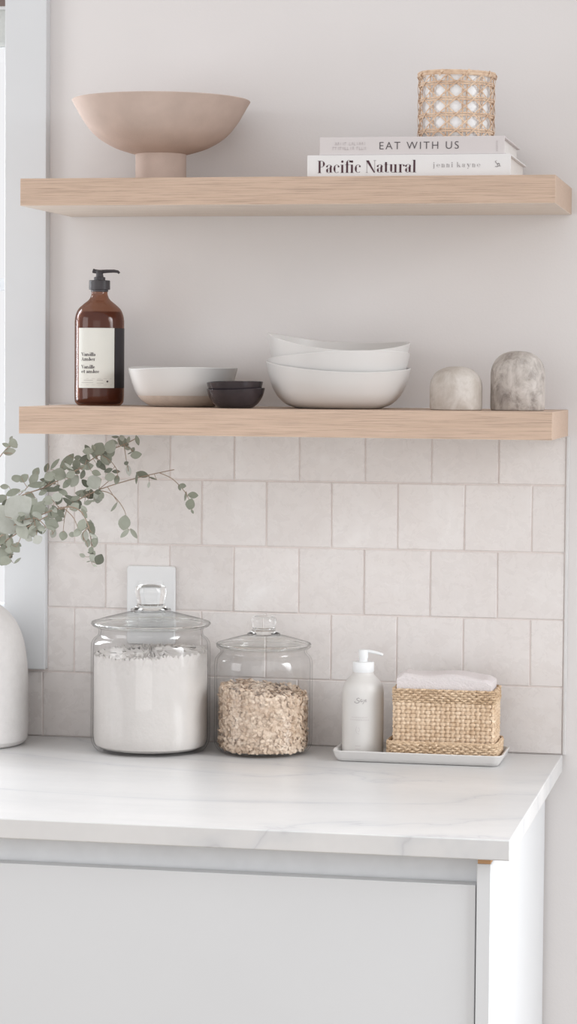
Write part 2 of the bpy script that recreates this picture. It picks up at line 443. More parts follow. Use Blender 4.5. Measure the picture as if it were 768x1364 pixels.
rb = thing('roman_blind', 'pale grey-green fabric blind at the top of the window', 'blind', (-.6, .03, 1.868))
rel(MB().box(WX0 + .01, WX1 - .004, .02, .024, 1.868, 1.918), rb).build('fabric', BLIND, rb, False)
rel(MB().box(WX0 + .01, WX1 - .004, .016, .028, 1.868, 1.874), rb).build('hem_bar', BLIND, rb, False)
rel(MB().box(WX0 + .01, WX1 - .004, .012, .032, 1.918, 1.922), rb).build('top_bar', PLASTW, rb, False)
rel(MB().box(WX0 + .01, WX1 - .004, .010, .05, 1.922, 1.98), rb).build('head_rail', BROWN, rb, False)

# backsplash: square handmade tiles in running bond over a grout bed
PK = .08966; TX0 = .51506; TZ0 = 1.00975
def tile(mb, x0, x1, z0, z1):
    g = .0008; x0 += g; x1 -= g; z0 += g; z1 -= g
    if x1 - x0 < .004 or z1 - z0 < .004: return
    dy = [random.uniform(-.0005, .0005) for _ in range(4)]; b = .0009
    j = lambda: random.uniform(-.0004, .0004)
    o = [(x0 + j(), z0 + j()), (x1 + j(), z0 + j()), (x1 + j(), z1 + j()), (x0 + j(), z1 + j())]
    i_ = [(x0 + b, z0 + b), (x1 - b, z0 + b), (x1 - b, z1 - b), (x0 + b, z1 - b)]
    vs = [(p[0], .0045, p[1]) for p in o] + [(p[0], .0008 + d, p[1]) for p, d in zip(o, dy)] + [(p[0], -.0002 + d, p[1]) for p, d in zip(i_, dy)]
    fs = [(0, 1, 5, 4), (1, 2, 6, 5), (2, 3, 7, 6), (3, 0, 4, 7), (4, 5, 9, 8), (5, 6, 10, 9), (6, 7, 11, 10), (7, 4, 8, 11), (8, 9, 10, 11)]
    mb.add(vs, fs, random.random())
tm = MB()
rows = [(CZ, TZ0), (TZ0, TZ0 + PK * .996), (TZ0 + PK * .996, TZ0 + 2 * PK * .996), (TZ0 + 2 * PK * .996, TZ0 + 3 * PK * .996), (TZ0 + 3 * PK * .996, 1.3795)]
for ri, (z0, z1) in enumerate(rows):
    off = 0 if ri % 2 == 0 else .5
    left = -.1058 if ri > 0 else -.95
    k = -1
    while True:
        xa = TX0 + (off - k - 1) * PK; xb = xa + PK
        if xb < left + .002: break
        tile(tm, max(xa, left), min(xb, X_END), z0, z1); k += 1
bs = tm.build('wall_back_tiles', TILE, smooth=False); tag(bs, kind='structure')
gb = MB(); gb.box(-.1058, X_END, .0008, .0068, CZ, 1.3785); gb.box(-.95, -.1058, .0008, .0068, CZ, 1.0130)
gb.build('grout_bed', GROUT, bs, False)
tag(MB().box(X_END, X_END + .0035, -.0015, WY, CZ, 1.3425).build('trim_1', SILVER, smooth=False, bevel=.0006), kind='structure')

# ------------------------------------------------------------------ worktop and cabinet
wt = MB().box(-.95, X_END, -.635, -.0003, CZ - .02275, CZ)
wo = wt.build('worktop', QUARTZ, smooth=False, bevel=.0015)
tag(wo, 'white quartz worktop with faint grey veins on the base cabinet', 'worktop')
GX0, GX1 = .5668, .5822
cabt = thing('base_cabinet', 'white flat-front base cabinet under the quartz worktop', 'cabinet', (0, -.3, 0))
def cp(name, mat, b, bevel=.0008, par=cabt): return rel(MB().box(*b), cabt).build(name, mat, par, False, bevel=bevel)
cp('side_panel', CAB, (GX0, GX1, -.6200, -.0003, .0, .8900))
cp('spacer_strip', RAW, (GX0 + .001, GX1 - .0005, -.6195, -.05, .8902, .8970), 0)
cp('carcass', CAB, (-.94, GX0 - .002, -.590, -.01, .1, .8969), 0)
cp('finger_channel', CHANNEL, (-.94, GX0 - .0018, -.596, -.5902, .845, .8968), 0)
cp('plinth', CAB, (-.94, GX0 - .002, -.55, -.05, .0, .1), 0)
cp('door', CAB, (-.036, .5654, -.6165, -.5975, .11, .8655))
cp('door', CAB, (-.94, -.039, -.6165, -.5975, .11, .8655))

# ------------------------------------------------------------------ shelves
def shelf(zt, x0, label):
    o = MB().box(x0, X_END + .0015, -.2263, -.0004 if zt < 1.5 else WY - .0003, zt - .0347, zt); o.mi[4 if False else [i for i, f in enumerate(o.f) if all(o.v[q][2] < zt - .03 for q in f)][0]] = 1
    s_ = o.build('floating_shelf', [OAK, OAK_LIT], smooth=False, bevel=.0006)
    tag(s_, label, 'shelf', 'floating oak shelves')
UZ, LZ = 1.6689, 1.3780
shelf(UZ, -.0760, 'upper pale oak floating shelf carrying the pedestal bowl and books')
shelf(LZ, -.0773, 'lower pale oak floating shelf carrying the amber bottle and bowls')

# ------------------------------------------------------------------ upper shelf things
# pedestal bowl
loc, p0 = base_at(214, -.108, UZ); k = K(loc)
pb = thing('pedestal_bowl', 'wide blush clay bowl on a short round pedestal, upper shelf', 'bowl', loc)
q0 = 245.5
out = [(34 * k, 0), (34.5 * k, (p0 - 236) * k)]
H = lambda y: (p0 - y) * k
stemp = [(0, 0), (34.2 * k, 0), (34.2 * k, .002), (33.8 * k, H(235)), (33.6 * k, H(215)), (33.8 * k, H(206)), (0, H(206))]
MB().lathe(stemp, 80).build('pedestal', CLAY, pb)
outer = smoothp([(30 * k, H(207)), (44 * k, H(203.5)), (65 * k, H(196)), (87 * k, H(182)), (102 * k, H(164)), (111 * k, H(149)), (118.5 * k, H(136))], 5)
inner = smoothp([(116 * k, H(136)), (108 * k, H(150)), (97 * k, H(167)), (80 * k, H(184)), (55 * k, H(195)), (20 * k, H(200)), (0, H(200.5))], 5)
MB().lathe([(0, H(207))] + outer + [(117.6 * k, H(135)), (116.5 * k, H(135.2))] + inner, 96).build('bowl', CLAY, pb)

# books
def book(px0, px1, ztop, z0, yf, depth, mc, name_label, extra):
    P0 = at(px0, 200, yf); P1 = at(px1, 200, yf); x0, x1 = P0.x, P1.x; h = ztop - z0
    b = thing('book', name_label, 'book', (x0, yf, z0), 'hardback books on the upper shelf')
    w_ = x1 - x0; c = .0022
    cov = MB(); cov.box(0, w_, 0, .003, 0, h); cov.box(0, w_, .003, depth, 0, c); cov.box(0, w_, .003, depth, h - c, h)
    cov.build('cover', mc, b, False, bevel=.0005)
    MB().box(.004, w_ - .004, .0031, depth - .004, c, h - c).build('pages', PAPER, b, False)
    return b, w_, h
B1H = at(500, 204, -.205).z - UZ
b1, w1, h1 = book(409, 680, UZ + .0278, UZ + .0002, -.205, .185, COVERW, 'white hardback with large maroon serif title, lower of two on upper shelf', 0)
b2, w2, h2 = book(425.5, 671.5, UZ + .0278 + .0224, UZ + .0280, -.203, .180, COVERG, 'blush-grey hardback with spaced sans title, upper of the two books', 0)
Q, W = glyphs('Pacific Natural', .25, .035, .09)
kk = K((.4, -.2, 1.68)); S = 134 * kk / W; sy = 16.2 * kk / 1.5
mb = MB(); put_quads(mb, Q, lambda x, y: (14.5 * kk + x * S, -.0004, h1 * .20 + y * sy)); mb.build('title_lettering', INKM, b1, False)
Q, W = glyphs('jenni kayne', .17, .05, .42); S = 65 * kk / W; sy = 4.3 * kk
mb = MB(); put_quads(mb, Q, lambda x, y: (170 * kk + x * S, -.0004, h1 * .42 + y * sy)); mb.build('author_lettering', INKG, b1, False)
# small monogram lying on its side
mg = MB()
def stroke(mb, pts, wd, fn):
    for i in range(len(pts) - 1):
        a, b = Vector(pts[i] + (0,)), Vector(pts[i + 1] + (0,)); d = (b - a).normalized(); n = Vector((-d.y, d.x, 0)) * wd / 2; e = d * wd * .3
        mb.add([fn(*(p[:2])) for p in (a - n - e, b - n + e, b + n + e, a + n - e)], [(0, 1, 2, 3)])
MO = lambda x, y: (w1 - (20.5 - x * 7.5) * kk, -.0004, h1 * .36 + y * 9 * kk)
stroke(mg, [(0, .25), (.35, .2), (.7, .35), (.95, .3)], .09, MO); stroke(mg, [(.7, .35), (.75, .6), (.6, .72), (.42, .62), (.40, .3)], .1, MO)
stroke(mg, [(.42, .55), (.1, .85), (.0, 1.0)], .1, MO); stroke(mg, [(.0, 1.0), (.3, 1.12)], .05, MO)
mg.build('monogram', INKG, b1, False)
vs, fs = font_mesh('EAT WITH US', 1, 1.0)
def fit(vs, X0, X1, Z0, Z1, y=-.0004):
    xs = [v[0] for v in vs]; ys = [v[1] for v in vs]; a, b, c, d = min(xs), max(xs), min(ys), max(ys)
    return [(X0 + (v[0] - a) / (b - a) * (X1 - X0), y, Z0 + (v[1] - c) / (d - c) * (Z1 - Z0)) for v in vs]
vs, fs = font_mesh('EAT WITH US', 1, 1.28, -.008)
MB().add(fit(vs, 81 * kk, 187 * kk, h2 * .30, h2 * .30 + 9.8 * kk), fs).build('title_lettering', INKD, b2, False)
sm = MB(); random.seed(3)
for row, (xa, xb, zz) in enumerate(((21, 60, .56), (18, 62, .30))):
    x = xa
    while x < xb:
        for seg in random.choice(([(0, 0, 0, 1), (0, 1, .8, 1)], [(0, 0, .4, 1), (.4, 1, .8, 0)], [(0, 0, 0, 1), (.8, 0, .8, 1)], [(0, 0, .8, 0), (0, 0, 0, 1)], [(.4, 0, .4, 1)])):
            f0 = lambda u, v: ((x + u * 2.4) * kk, -.0004, h2 * zz + v * 3.4 * kk)
            stroke(sm, [(seg[0], seg[1]), (seg[2], seg[3])], .22, f0)
        x += 3.3 if random.random() < .87 else 6
sm.build('author_lettering', INKF, b2, False)
sm = MB()
for i in range(6):
    f0 = lambda u, v: (w2 - (11 - u * 1.6) * kk, -.0004, h2 * .16 + (i * 2.4 + v * 1.6) * kk)
    stroke(sm, [(0, 0), (1, .2), (0.2, 1)], .3, f0)
sm.build('publisher_mark', INKF, b2, False)

# cane votive cup on the books
loc, p0 = base_at(607, -.12, UZ + .0504); k = K(loc)
cu = thing('cane_votive_cup', 'woven cane cup around white glass standing on the two books', 'cup', loc)
R = 49.5 * k; HH = 90 * k
MB().lathe([(0, .0005), (R - .0045, .0005), (R - .0035, .003), (R - .0035, HH * .93), (R - .0055, HH * .93), (R - .0055, .005), (0, .005)], 64).build('glass_liner', LINER, cu)
NC = 13; NR = 4; cell = HH / (NR + .35)
cw = MB(); rad = lambda p: (p.x, p.y, 0)
def ringpt(a, z, r): 
    rr = r * (1 + .012 * math.sin(2 * a + 1)); return (rr * math.cos(a), rr * math.sin(a), z)
for i in range(NC):
    for d in (-.055, .055):
        a = 2 * PI * (i + .5) / NC + d + random.uniform(-.015, .015)
        cw.tube([ringpt(a + .012 * math.sin(z * 3), HH * z / 12, R - .0005 - (.0 if d < 0 else .0006)) for z in range(13)], .0010, 5, flat=.45, nrm=rad)
for j in range(NR + 1):
    for d in (-.0014, .0014):
        z = cell * (j + .56) + d
        if z < .001 or z > HH - .001: continue
        cw.tube([ringpt(2 * PI * s / 48, z + .0004 * math.sin(s * 1.3 + j), R + .0004 * math.sin(s * 48 / 13)) for s in range(48)], .0011, 5, True, .45, rad)
for i in range(NC * 1):
    for sgn in (-1, 1):
        a0 = 2 * PI * (i + .5) / NC
        n = 24; pts = []
        for s in range(n + 1):
            z = HH * s / n; a = a0 + sgn * (z - cell * .06) / cell * 2 * PI / NC
            pts.append(ringpt(a, z, R + .0008 + .0004 * sgn))
        cw.tube(pts, .0010, 5, flat=.35, nrm=rad)
cw.build('cane_webbing', CANE, cu)
rm = MB()
for z in (HH - .0012, HH - .0042): rm.tube([ringpt(2 * PI * s / 60, z + .0006 * math.sin(2 * PI * s / 60 * 2), R + .0008) for s in range(60)], .0019, 6, True, .7, rad)
MB().tube([ringpt(2 * PI * s / 60, .0018, R + .0008) for s in range(60)], .0017, 6, True, .7, rad).build('cane_base_ring', CANE, cu)
for i in range(9):
    a = 2 * PI * i / 9 + .2; rm.tube([ringpt(a, HH - .007, R + .002), ringpt(a + .05, HH - .003, R + .0034), ringpt(a + .09, HH + .0006, R + .001)], .0015, 5, flat=.5, nrm=rad)
rm.build('cane_rim', CANE, cu)

# ------------------------------------------------------------------ lower shelf things
# amber bottle
loc, p0 = base_at(132, -.06, LZ); k = K(loc); H = lambda y: (540.5 - y) * k
ab = thing('amber_soap_bottle', 'brown glass pump bottle with cream label on the lower shelf', 'bottle', loc)
oz = smoothp([(27 * k, 0), (30.5 * k, H(538)), (32.8 * k, H(531)), (32.8 * k, H(500)), (32.8 * k, H(440)), (32.6 * k, H(427)), (31 * k, H(419)), (27.5 * k, H(412)), (20.5 * k, H(405.5)), (14 * k, H(400)), (11 * k, H(394)), (10.5 * k, H(388))], 4)
g = MB(); g.lathe([(0, 0)] + oz, 72); go = g.build('bottle_body', AMBER, ab)
iz = [(max(0, r - .0016), z) for r, z in smoothp([(27 * k, H(538.6)), (30.3 * k, H(536.5)), (32.6 * k, H(530)), (32.8 * k, H(500)), (32.8 * k, H(440)), (32.6 * k, H(427)), (31 * k, H(419)), (29.8 * k, H(416))], 4)]
MB().lathe([(0, H(538.6))] + iz + [(0, H(416))], 64).build('soap_liquid', LIQ, ab)
MB().lathe([(0, H(389.5)), (11.5 * k, H(389.5)), (11.5 * k, H(387)), (14 * k, H(386.6)), (14 * k, H(375.2)), (13.4 * k, H(374.5)), (7.6 * k, H(374.5)), (7.6 * k, H(370.5)), (6.8 * k, H(370)), (4 * k, H(370)), (4 * k, H(364)), (0, H(364))], 48).build('pump_collar', PLASTB, ab)
ph = MB(); ph.tube([(-9 * k, 0, H(361.8)), (-6 * k, 0, H(362.6)), (0, 0, H(363)), (10 * k, 0, H(362.4)), (20 * k, 0, H(362.2)), (25 * k, 0, H(363)), (27 * k, 0, H(365))], 3.0 * k, 10, r1=1.6 * k)
ph.lathe([(0, H(370)), (5.2 * k, H(370)), (4.6 * k, H(366)), (5.8 * k, H(362)), (3 * k, H(360.6)), (0, H(360.6))], 24)
ph.build('pump_head', PLASTB, ab)
VA = math.atan2((CAMP - loc).y, (CAMP - loc).x)      # direction that faces the viewer's side of the room
def cyl(u, z, r): a = VA + math.asin(max(-.999, min(.999, u))); return (r * math.cos(a), r * math.sin(a), z)
lb = MB(); n = 24; RL = 33.1 * k
vs = []
for i in range(n + 1):
    a = VA + math.radians(-55 + 91.5 * i / n); vs += [(RL * math.cos(a), RL * math.sin(a), H(517)), (RL * math.cos(a), RL * math.sin(a), H(438))]
lb.add(vs, [(2 * i, 2 * i + 2, 2 * i + 3, 2 * i + 1) for i in range(n)])
la = lb.build('front_label', LABELP, ab)
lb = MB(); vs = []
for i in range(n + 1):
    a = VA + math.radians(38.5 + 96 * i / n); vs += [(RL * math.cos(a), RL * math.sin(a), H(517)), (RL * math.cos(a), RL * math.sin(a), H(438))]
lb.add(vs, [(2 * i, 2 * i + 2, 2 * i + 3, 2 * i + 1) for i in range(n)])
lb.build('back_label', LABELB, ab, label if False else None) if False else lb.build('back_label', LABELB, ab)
tx = MB()
for txt, xa, wd, yb in (('Vanilla', 108.5, 18.5, 475), ('Amber', 108.5, 18, 481.3), ('Vanille', 108.5, 18, 491.5), ('et ambre', 108.5, 23.5, 497.5)):
    Q, W = glyphs(txt, .38, .09, .06)
    put_quads(tx, Q, lambda x, y: cyl((xa + x / W * wd - 132) / 33.1, H(yb) + y * 3.1 * k, RL + .0002))
tx.build('title_lettering', INKD, la, False)
tx = MB()
def mark(x0, x1, y, th): 
    m_ = 5
    for i in range(m_):
        u0, u1 = x0 + (x1 - x0) * i / m_, x0 + (x1 - x0) * (i + 1) / m_
        tx.add([cyl((u0 - 132) / 33.1, H(y + th / 2), RL + .0002), cyl((u1 - 132) / 33.1, H(y + th / 2), RL + .0002), cyl((u1 - 132) / 33.1, H(y - th / 2), RL + .0002), cyl((u0 - 132) / 33.1, H(y - th / 2), RL + .0002)], [(0, 1, 2, 3)])
mark(108, 148, 504.6, .22)
for i in range(7): mark(112 + i * 1.7, 113.1 + i * 1.7, 506.8, .6); mark(109 + i * 2.2, 110.4 + i * 2.2, 510, .5)
for i in range(5): mark(129 + i * 1.6, 130.1 + i * 1.6, 506.6, .7); mark(129 + i * 1.8, 130.2 + i * 1.8, 510.6, .5)
mark(108, 148, 513, .2)
tx.build('fine_print', INKG, la, False)
tx = MB(); vs = [cyl((142.6 + 1.3 * math.cos(2 * PI * i / 12) - 132) / 33.1, H(508.4) + 1.3 * k * math.sin(2 * PI * i / 12), RL + .0003) for i in range(12)]
tx.add(vs, [tuple(range(12))]); tx.build('round_mark', INKD, la, False)

# white bowl with bare clay base
loc, p0 = base_at(243, -.095, LZ); k = K(loc); H = lambda y: (542 - y) * k
bowlo = smoothp([(38 * k, 0), (44 * k, H(540.5)), (54 * k, H(534)), (62 * k, H(524)), (67 * k, H(512)), (70.5 * k, H(500)), (72.8 * k, H(491))], 5)
bowli = smoothp([(71.2 * k, H(491)), (67.5 * k, H(502)), (63 * k, H(515)), (56 * k, H(527)), (44 * k, H(535)), (0, H(537))], 4)
zc = H(527)
wb = thing('serving_bowl', 'white glazed bowl with bare beige base beside the amber bottle', 'bowl', loc)
zfn = lambda a: (1.1 * math.cos(2 * (a + .6)) + .8 * math.sin(3 * a)) * k
rfn = lambda a: 1 + .008 * math.cos(3 * a + .5)
lo = [p for p in bowlo if p[1] < zc] ; hi = [p for p in bowlo if p[1] >= zc]
edge = (lo[-1][0] + (hi[0][0] - lo[-1][0]) * (zc - lo[-1][1]) / (hi[0][1] - lo[-1][1]), zc)
MB().lathe([(0, 0)] + lo + [edge], 96, None, rfn).build('bare_base', RAWCLAY, wb)
full = [edge] + hi + [(72.2 * k, H(490.2))] + bowli
def lathe_zf(prof_, zf, rf, seg=96):
    mb = MB(); mb.lathe(prof_, seg, zf, rf); return mb
zmx = H(490.2)
mb = MB(); mb.lathe(full, 96, lambda a: zfn(a), rfn)
# keep the glaze line level: the wave fades out towards the base
mb.build('glazed_body', STONEWARE, wb)

# two black pinch bowls
def pinch(cx, Y, z, rpx, hpx, label, tilt, seed):
    loc, _ = base_at(cx, Y, z); k = K(loc)
    o_ = smoothp([(.48 * rpx * k, 0), (.62 * rpx * k, .06 * hpx * k), (.80 * rpx * k, .30 * hpx * k), (.93 * rpx * k, .62 * hpx * k), (1.0 * rpx * k, hpx * k)], 5)
    i_ = smoothp([(.955 * rpx * k, hpx * k), (.86 * rpx * k, .62 * hpx * k), (.70 * rpx * k, .32 * hpx * k), (.4 * rpx * k, .14 * hpx * k), (0, .11 * hpx * k)], 4)
    mb = MB(); mb.lathe([(0, 0)] + o_ + [(.98 * rpx * k, hpx * k * 1.02)] + i_, 72, lambda a: (.7 * math.cos(2 * a + seed) + .8 * math.cos(a - 0.4)) * k, lambda a: 1 + .015 * math.cos(3 * a + seed))
    o = mb.build('pinch_bowl', BLACK, loc=loc); o.rotation_euler = (tilt, 0, 0)
    return tag(o, label, 'bowl', 'black pinch bowls')
kk2 = K((.2, -.165, LZ))
pinch(313.5, -.165, LZ, 38.8, 25.5, 'small black glazed pinch bowl standing on the lower shelf, holding another', 0, .5)
pinch(313, -.165, LZ + 8.3 * kk2, 37.6, 26.5, 'small black pinch bowl nested on top of its twin', 0, 2.0)

# three organic white bowls, nested
loc, p0 = base_at(450, -.115, LZ); k = K(loc)
def wavy(dz, scale, hts, label, base_h=54.0):
    """hts: rim height in units of k above the shelf at left, front, right, back"""
    L_, Fr, Rt, Bk = hts
    m0 = (L_ + Fr + Rt + Bk) / 4; a1 = (Rt - L_) / 2; b1 = (Bk - Fr) / 2; a2 = (L_ + Rt - Fr - Bk) / 4
    off = .20
    zf = lambda a: (a1 * math.cos(a - off) + b1 * math.sin(a - off) + a2 * math.cos(2 * (a - off))) * k
    hh = (m0 - dz) * k; s = scale
    o_ = smoothp([(48 * s * k, 0), (60 * s * k, .03 * hh), (73 * s * k, .14 * hh), (83.5 * s * k, .34 * hh), (90 * s * k, .58 * hh), (94 * s * k, .82 * hh), (96.5 * s * k, hh)], 5)
    i_ = smoothp([(94.3 * s * k, hh), (91 * s * k, .80 * hh), (86.5 * s * k, .57 * hh), (79 * s * k, .36 * hh), (66 * s * k, .17 * hh), (40 * s * k, .07 * hh), (0, .06 * hh)], 5)
    mb = MB(); mb.lathe([(0, 0)] + o_ + [(95.8 * s * k, hh + .7 * k)] + i_, 120, zf, None)
    o = mb.build('organic_bowl', PORC, loc=(loc.x, loc.y, LZ + dz * k)); return tag(o, label, 'bowl', 'nested white bowls with wavy rims')
wavy(0, 1.0, (62, 48.5, 54.5, 58), 'large white wavy-rimmed bowl, bottom of the stack of three')
wavy(13.5, .985, (64, 75.5, 73, 66), 'white wavy-rimmed bowl, middle of the stack of three')
wavy(27, .985, (99, 76.5, 88, 89), 'white wavy-rimmed bowl with high left side, topmost of the three')

# marble domes
def dome(cx, Y, wpx, hpx, mat, label, sq, tilt=0):
    loc, _ = base_at(cx, Y, LZ); k = K(loc); R_ = wpx / 2 * k; Hh = hpx * k
    pts = [(0, 0), (R_ * .93, 0), (R_ * .98, .001), (R_, .004)]
    pts.append((R_, Hh * (1 - sq)))
    for i in range(1, 19):
        a = PI / 2 * i / 18; pts.append((R_ * max(0, math.cos(a)) ** .80, Hh * (1 - sq) + Hh * sq * math.sin(a) ** .88))
    pts[-1] = (0, Hh)
    mb = MB(); mb.lathe(pts, 72, None, lambda a: 1 + .008 * math.sin(3 * a + sq * 9))
    o = mb.build('marble_dome', mat, loc=loc); return tag(o, label, 'ornament', 'rounded marble stones')
dome(607, -.13, 70, 58, MARB1, 'shorter pale marble dome standing on the lower shelf', .52)
dome(689, -.11, 72.5, 79, MARB2, 'taller grey-veined marble dome near the lower shelf end', .44)

# ------------------------------------------------------------------ worktop things
def jar(cx, Y, label, bodyp, lidp, knobp, p_base=None):
    loc, p0 = base_at(cx, Y, CZ); k = K(loc)
    j = thing('glass_jar', label, 'jar', loc, 'lidded glass storage jars')
    bp = smoothp([(r * k, (p0 - y) * k) for r, y in bodyp], 3)
    inn = [(max(0, r - .0028), z + (.004 if z < .004 else 0)) for r, z in bp][::-1]
    mb = MB(); mb.lathe([(0, 0)] + bp + inn + [(0, .0045)], 96); mb.build('jar_body', GLASS, j)
    mb = MB(); mb.lathe([(r * k, (p0 - y) * k) for r, y in lidp], 96); lid = mb.build('lid', LIDG, j)
    rr_ = max(r for r, y in lidp) * k; zr = [(p0 - y) * k for r, y in lidp if r == max(q[0] for q in lidp)][0]
    cr = [(rr_ - .0030 + .0032 * math.cos(2 * PI * q / 14), zr + .0016 * math.sin(2 * PI * q / 14)) for q in range(14)]
    MB().lathe(cr, 96, close=True).build('lid_rim', SOLIDG, lid)
    ring2 = [(rr_ * .80 + .0013 * math.cos(2 * PI * q / 10), zr - .0030 + .0013 * math.sin(2 * PI * q / 10)) for q in range(10)]
    MB().lathe(ring2, 96, close=True).build('lid_collar', SOLIDG, lid)
    mb = MB(); mb.lathe([(r * k, (p0 - y) * k) for r, y in knobp], 64); mb.build('knob', SOLIDG, lid)
    return j, loc, p0, k
bj, bl, bp0, bk = jar(200, -.090, 'large lidded glass jar holding white flour',
    [(66, 998.6), (72, 997), (77, 990), (79.3, 980), (79.3, 950), (79.3, 900), (79.3, 862), (78.3, 854), (75, 849), (71, 846), (69.5, 842), (69.5, 838), (71, 835)],
    [(0, 833.5), (66, 833.5), (69, 832.5), (72, 834.4), (77, 832.5), (79.5, 829.3), (78.5, 827.4), (60, 822), (40, 817), (27, 813.5), (0, 813.5)],
    [(0, 813.8), (27, 813.8), (27, 810.5), (22, 808.5), (18.5, 805), (18.2, 800), (20.5, 790), (21, 785), (19.5, 781), (15, 778.5), (8, 777.6), (0, 777.4)])
sj, sl, sp0, sk = jar(350, -.078, 'smaller lidded glass jar holding rolled oats',
    [(54, 999), (60, 997.6), (64, 992), (65.3, 984), (65.3, 950), (65.3, 900), (65.3, 884), (64, 876), (60.5, 871.5), (58, 869), (57.5, 866), (58.5, 862)],
    [(0, 861.5), (54, 861.5), (57, 860.5), (60, 862.6), (62.5, 860.5), (63.3, 857.2), (62, 855.6), (48, 851.5), (32, 847), (21, 844.5), (0, 844.5)],
    [(0, 844.8), (22, 844.8), (22, 842.6), (18, 840.5), (15.3, 837.5), (15, 834), (16.5, 828), (16.5, 824), (14.5, 820.6), (10, 819.4), (0, 819)])
# flour
fr_ = 79.3 * bk - .0040; zt = (bp0 - 868) * bk
mb = MB(); N, M_ = 96, 24; random.seed(5)
from mathutils import noise as mn
def fz(a, r): 
    p = Vector((math.cos(a) * r * 60, math.sin(a) * r * 60, 3)); return zt + .0065 * (mn.noise(p) ) + .003 * mn.noise(p * 2.3) + .003 * math.cos(a - .6)
pr = [(0, .0048), (66 * bk, .0048), (72.5 * bk, .0085), (75 * bk, .016), (fr_, .024)]
rings = []
for r, z in pr[1:]: rings.append([(r * math.cos(2 * PI * i / N), r * math.sin(2 * PI * i / N), z) for i in range(N)])
N2 = 288; rings = [[(r_ * math.cos(2 * PI * i / N2), r_ * math.sin(2 * PI * i / N2), z_) for i in range(N2)] for r_, z_ in pr[1:]]; N = N2
for s in range(1, 60):
    z = .024 + (zt - .024) * s / 59; row = []
    for i in range(N):
        a = 2 * PI * i / N; band = max(0, min(1, (z - zt + .026) / .010))
        top = fz(a, 1) - zt; z_ = z + top * max(0, (z - zt + .03) / .03)
        q = Vector((math.cos(a) * 14, math.sin(a) * 14, z * 190)); dr = band * (.0003 + .0011 * max(0, mn.noise(q) + .2) + .0004 * mn.noise(q * 2.7))
        row.append(((fr_ - dr) * math.cos(a), (fr_ - dr) * math.sin(a), z_))
    rings.append(row)
for r in (.985, .95, .9, .8, .65, .5, .35, .2, .08):
    rings.append([(r * fr_ * math.cos(2 * PI * i / N), r * fr_ * math.sin(2 * PI * i / N), fz(2 * PI * i / N, r)) for i in range(N)])
mb.loops(rings); 
fo = mb.build('flour', FLOUR, loc=bl); tag(fo, 'white flour filling the large glass jar', 'flour', kind='stuff')
# oats
orr = 65.3 * sk - .0038; oz = (sp0 - 917) * sk
mb = MB(); random.seed(11)
def ozt(x, y): return oz + .004 * mn.noise(Vector((x * 50, y * 50, 7))) - .09 * x
N = 48; rings = [[(r * math.cos(2 * PI * i / N), r * math.sin(2 * PI * i / N), z) for i in range(N)] for r, z in ((54 * sk, .006), (orr - .006, .015), (orr - .0045, .03))]
for r in (orr - .0045, orr - .012, orr * .5, .004): rings.append([(r * math.cos(2 * PI * i / N), r * math.sin(2 * PI * i / N), ozt(r * math.cos(2 * PI * i / N), r * math.sin(2 * PI * i / N)) - .003) for i in range(N)])
mb.loops(rings)
def flake(c, n, s):
    n = Vector(n).normalized(); t_ = n.cross(Vector((random.uniform(-1, 1), random.uniform(-1, 1), random.uniform(-1, 1)))).normalized(); b_ = n.cross(t_)
    asp = random.uniform(.6, .85); bend = random.uniform(.1, .35); vs = []
    ctr = Vector(c)
    for q in range(8):
        a = 2 * PI * q / 8; u = math.cos(a) * s; v = math.sin(a) * s * asp * (.9 if q % 2 else 1)
        vs.append(ctr + t_ * u + b_ * v - n * (bend * (u * u) / s))
    vs.append(ctr + n * s * .12); vs.append(ctr - n * s * .12)
    mb.add(vs, [(q, (q + 1) % 8, 8) for q in range(8)] + [((q + 1) % 8, q, 9) for q in range(8)])
cnt = 0
while cnt < 3400:
    a = random.uniform(0, 2 * PI); s = random.uniform(.0026, .0048)
    if cnt < 2700:
        zz = random.uniform(.0075, oz + .006); r = orr - random.uniform(.0012, .0040)
        if zz < .016: r = min(r, 56 * sk + (zz - .006) * .55)
        x, y = r * math.cos(a), r * math.sin(a)
        if zz > ozt(x, y): continue
        n = (math.cos(a) + random.gauss(0, .35), math.sin(a) + random.gauss(0, .35), random.gauss(0, .5))
        x, y = x - math.cos(a) * s * .35, y - math.sin(a) * s * .35
        flake((x, y, zz), n, s)
    else:
        r = (orr - .005) * math.sqrt(random.random()); x, y = r * math.cos(a), r * math.sin(a)
        flake((x, y, ozt(x, y) + random.uniform(-.002, .002)), (random.gauss(0, .5), random.gauss(0, .5), 1), s)
    cnt += 1
oo = mb.build('rolled_oats', OATS, smooth=False, loc=sl); tag(oo, 'pale brown rolled oats filling most of the smaller jar', 'oats', kind='stuff')

# tray
tx0, tx1, ty0, ty1, th = .3165, .5392, -.134, -.036, .0150
tc = Vector(((tx0 + tx1) / 2, (ty0 + ty1) / 2, CZ)); hx, hy = (tx1 - tx0) / 2, (ty1 - ty0) / 2
mb = MB()
mb.loops([rrect(hx - .010, hy - .010, .006, 0), rrect(hx - .0065, hy - .0065, .008, .0012), rrect(hx - .003, hy - .003, .011, .006), rrect(hx, hy, .013, th - .001), rrect(hx - .0008, hy - .0008, .0125, th), rrect(hx - .0028, hy - .0028, .011, th - .0004),
          rrect(hx - .007, hy - .007, .008, .0065), rrect(hx - .010, hy - .010, .006, .0055)])
tr = mb.build('tray', PORC, loc=tc); tag(tr, 'long white ceramic tray with low rim under soap bottle and basket', 'tray')
TF = CZ + .0056

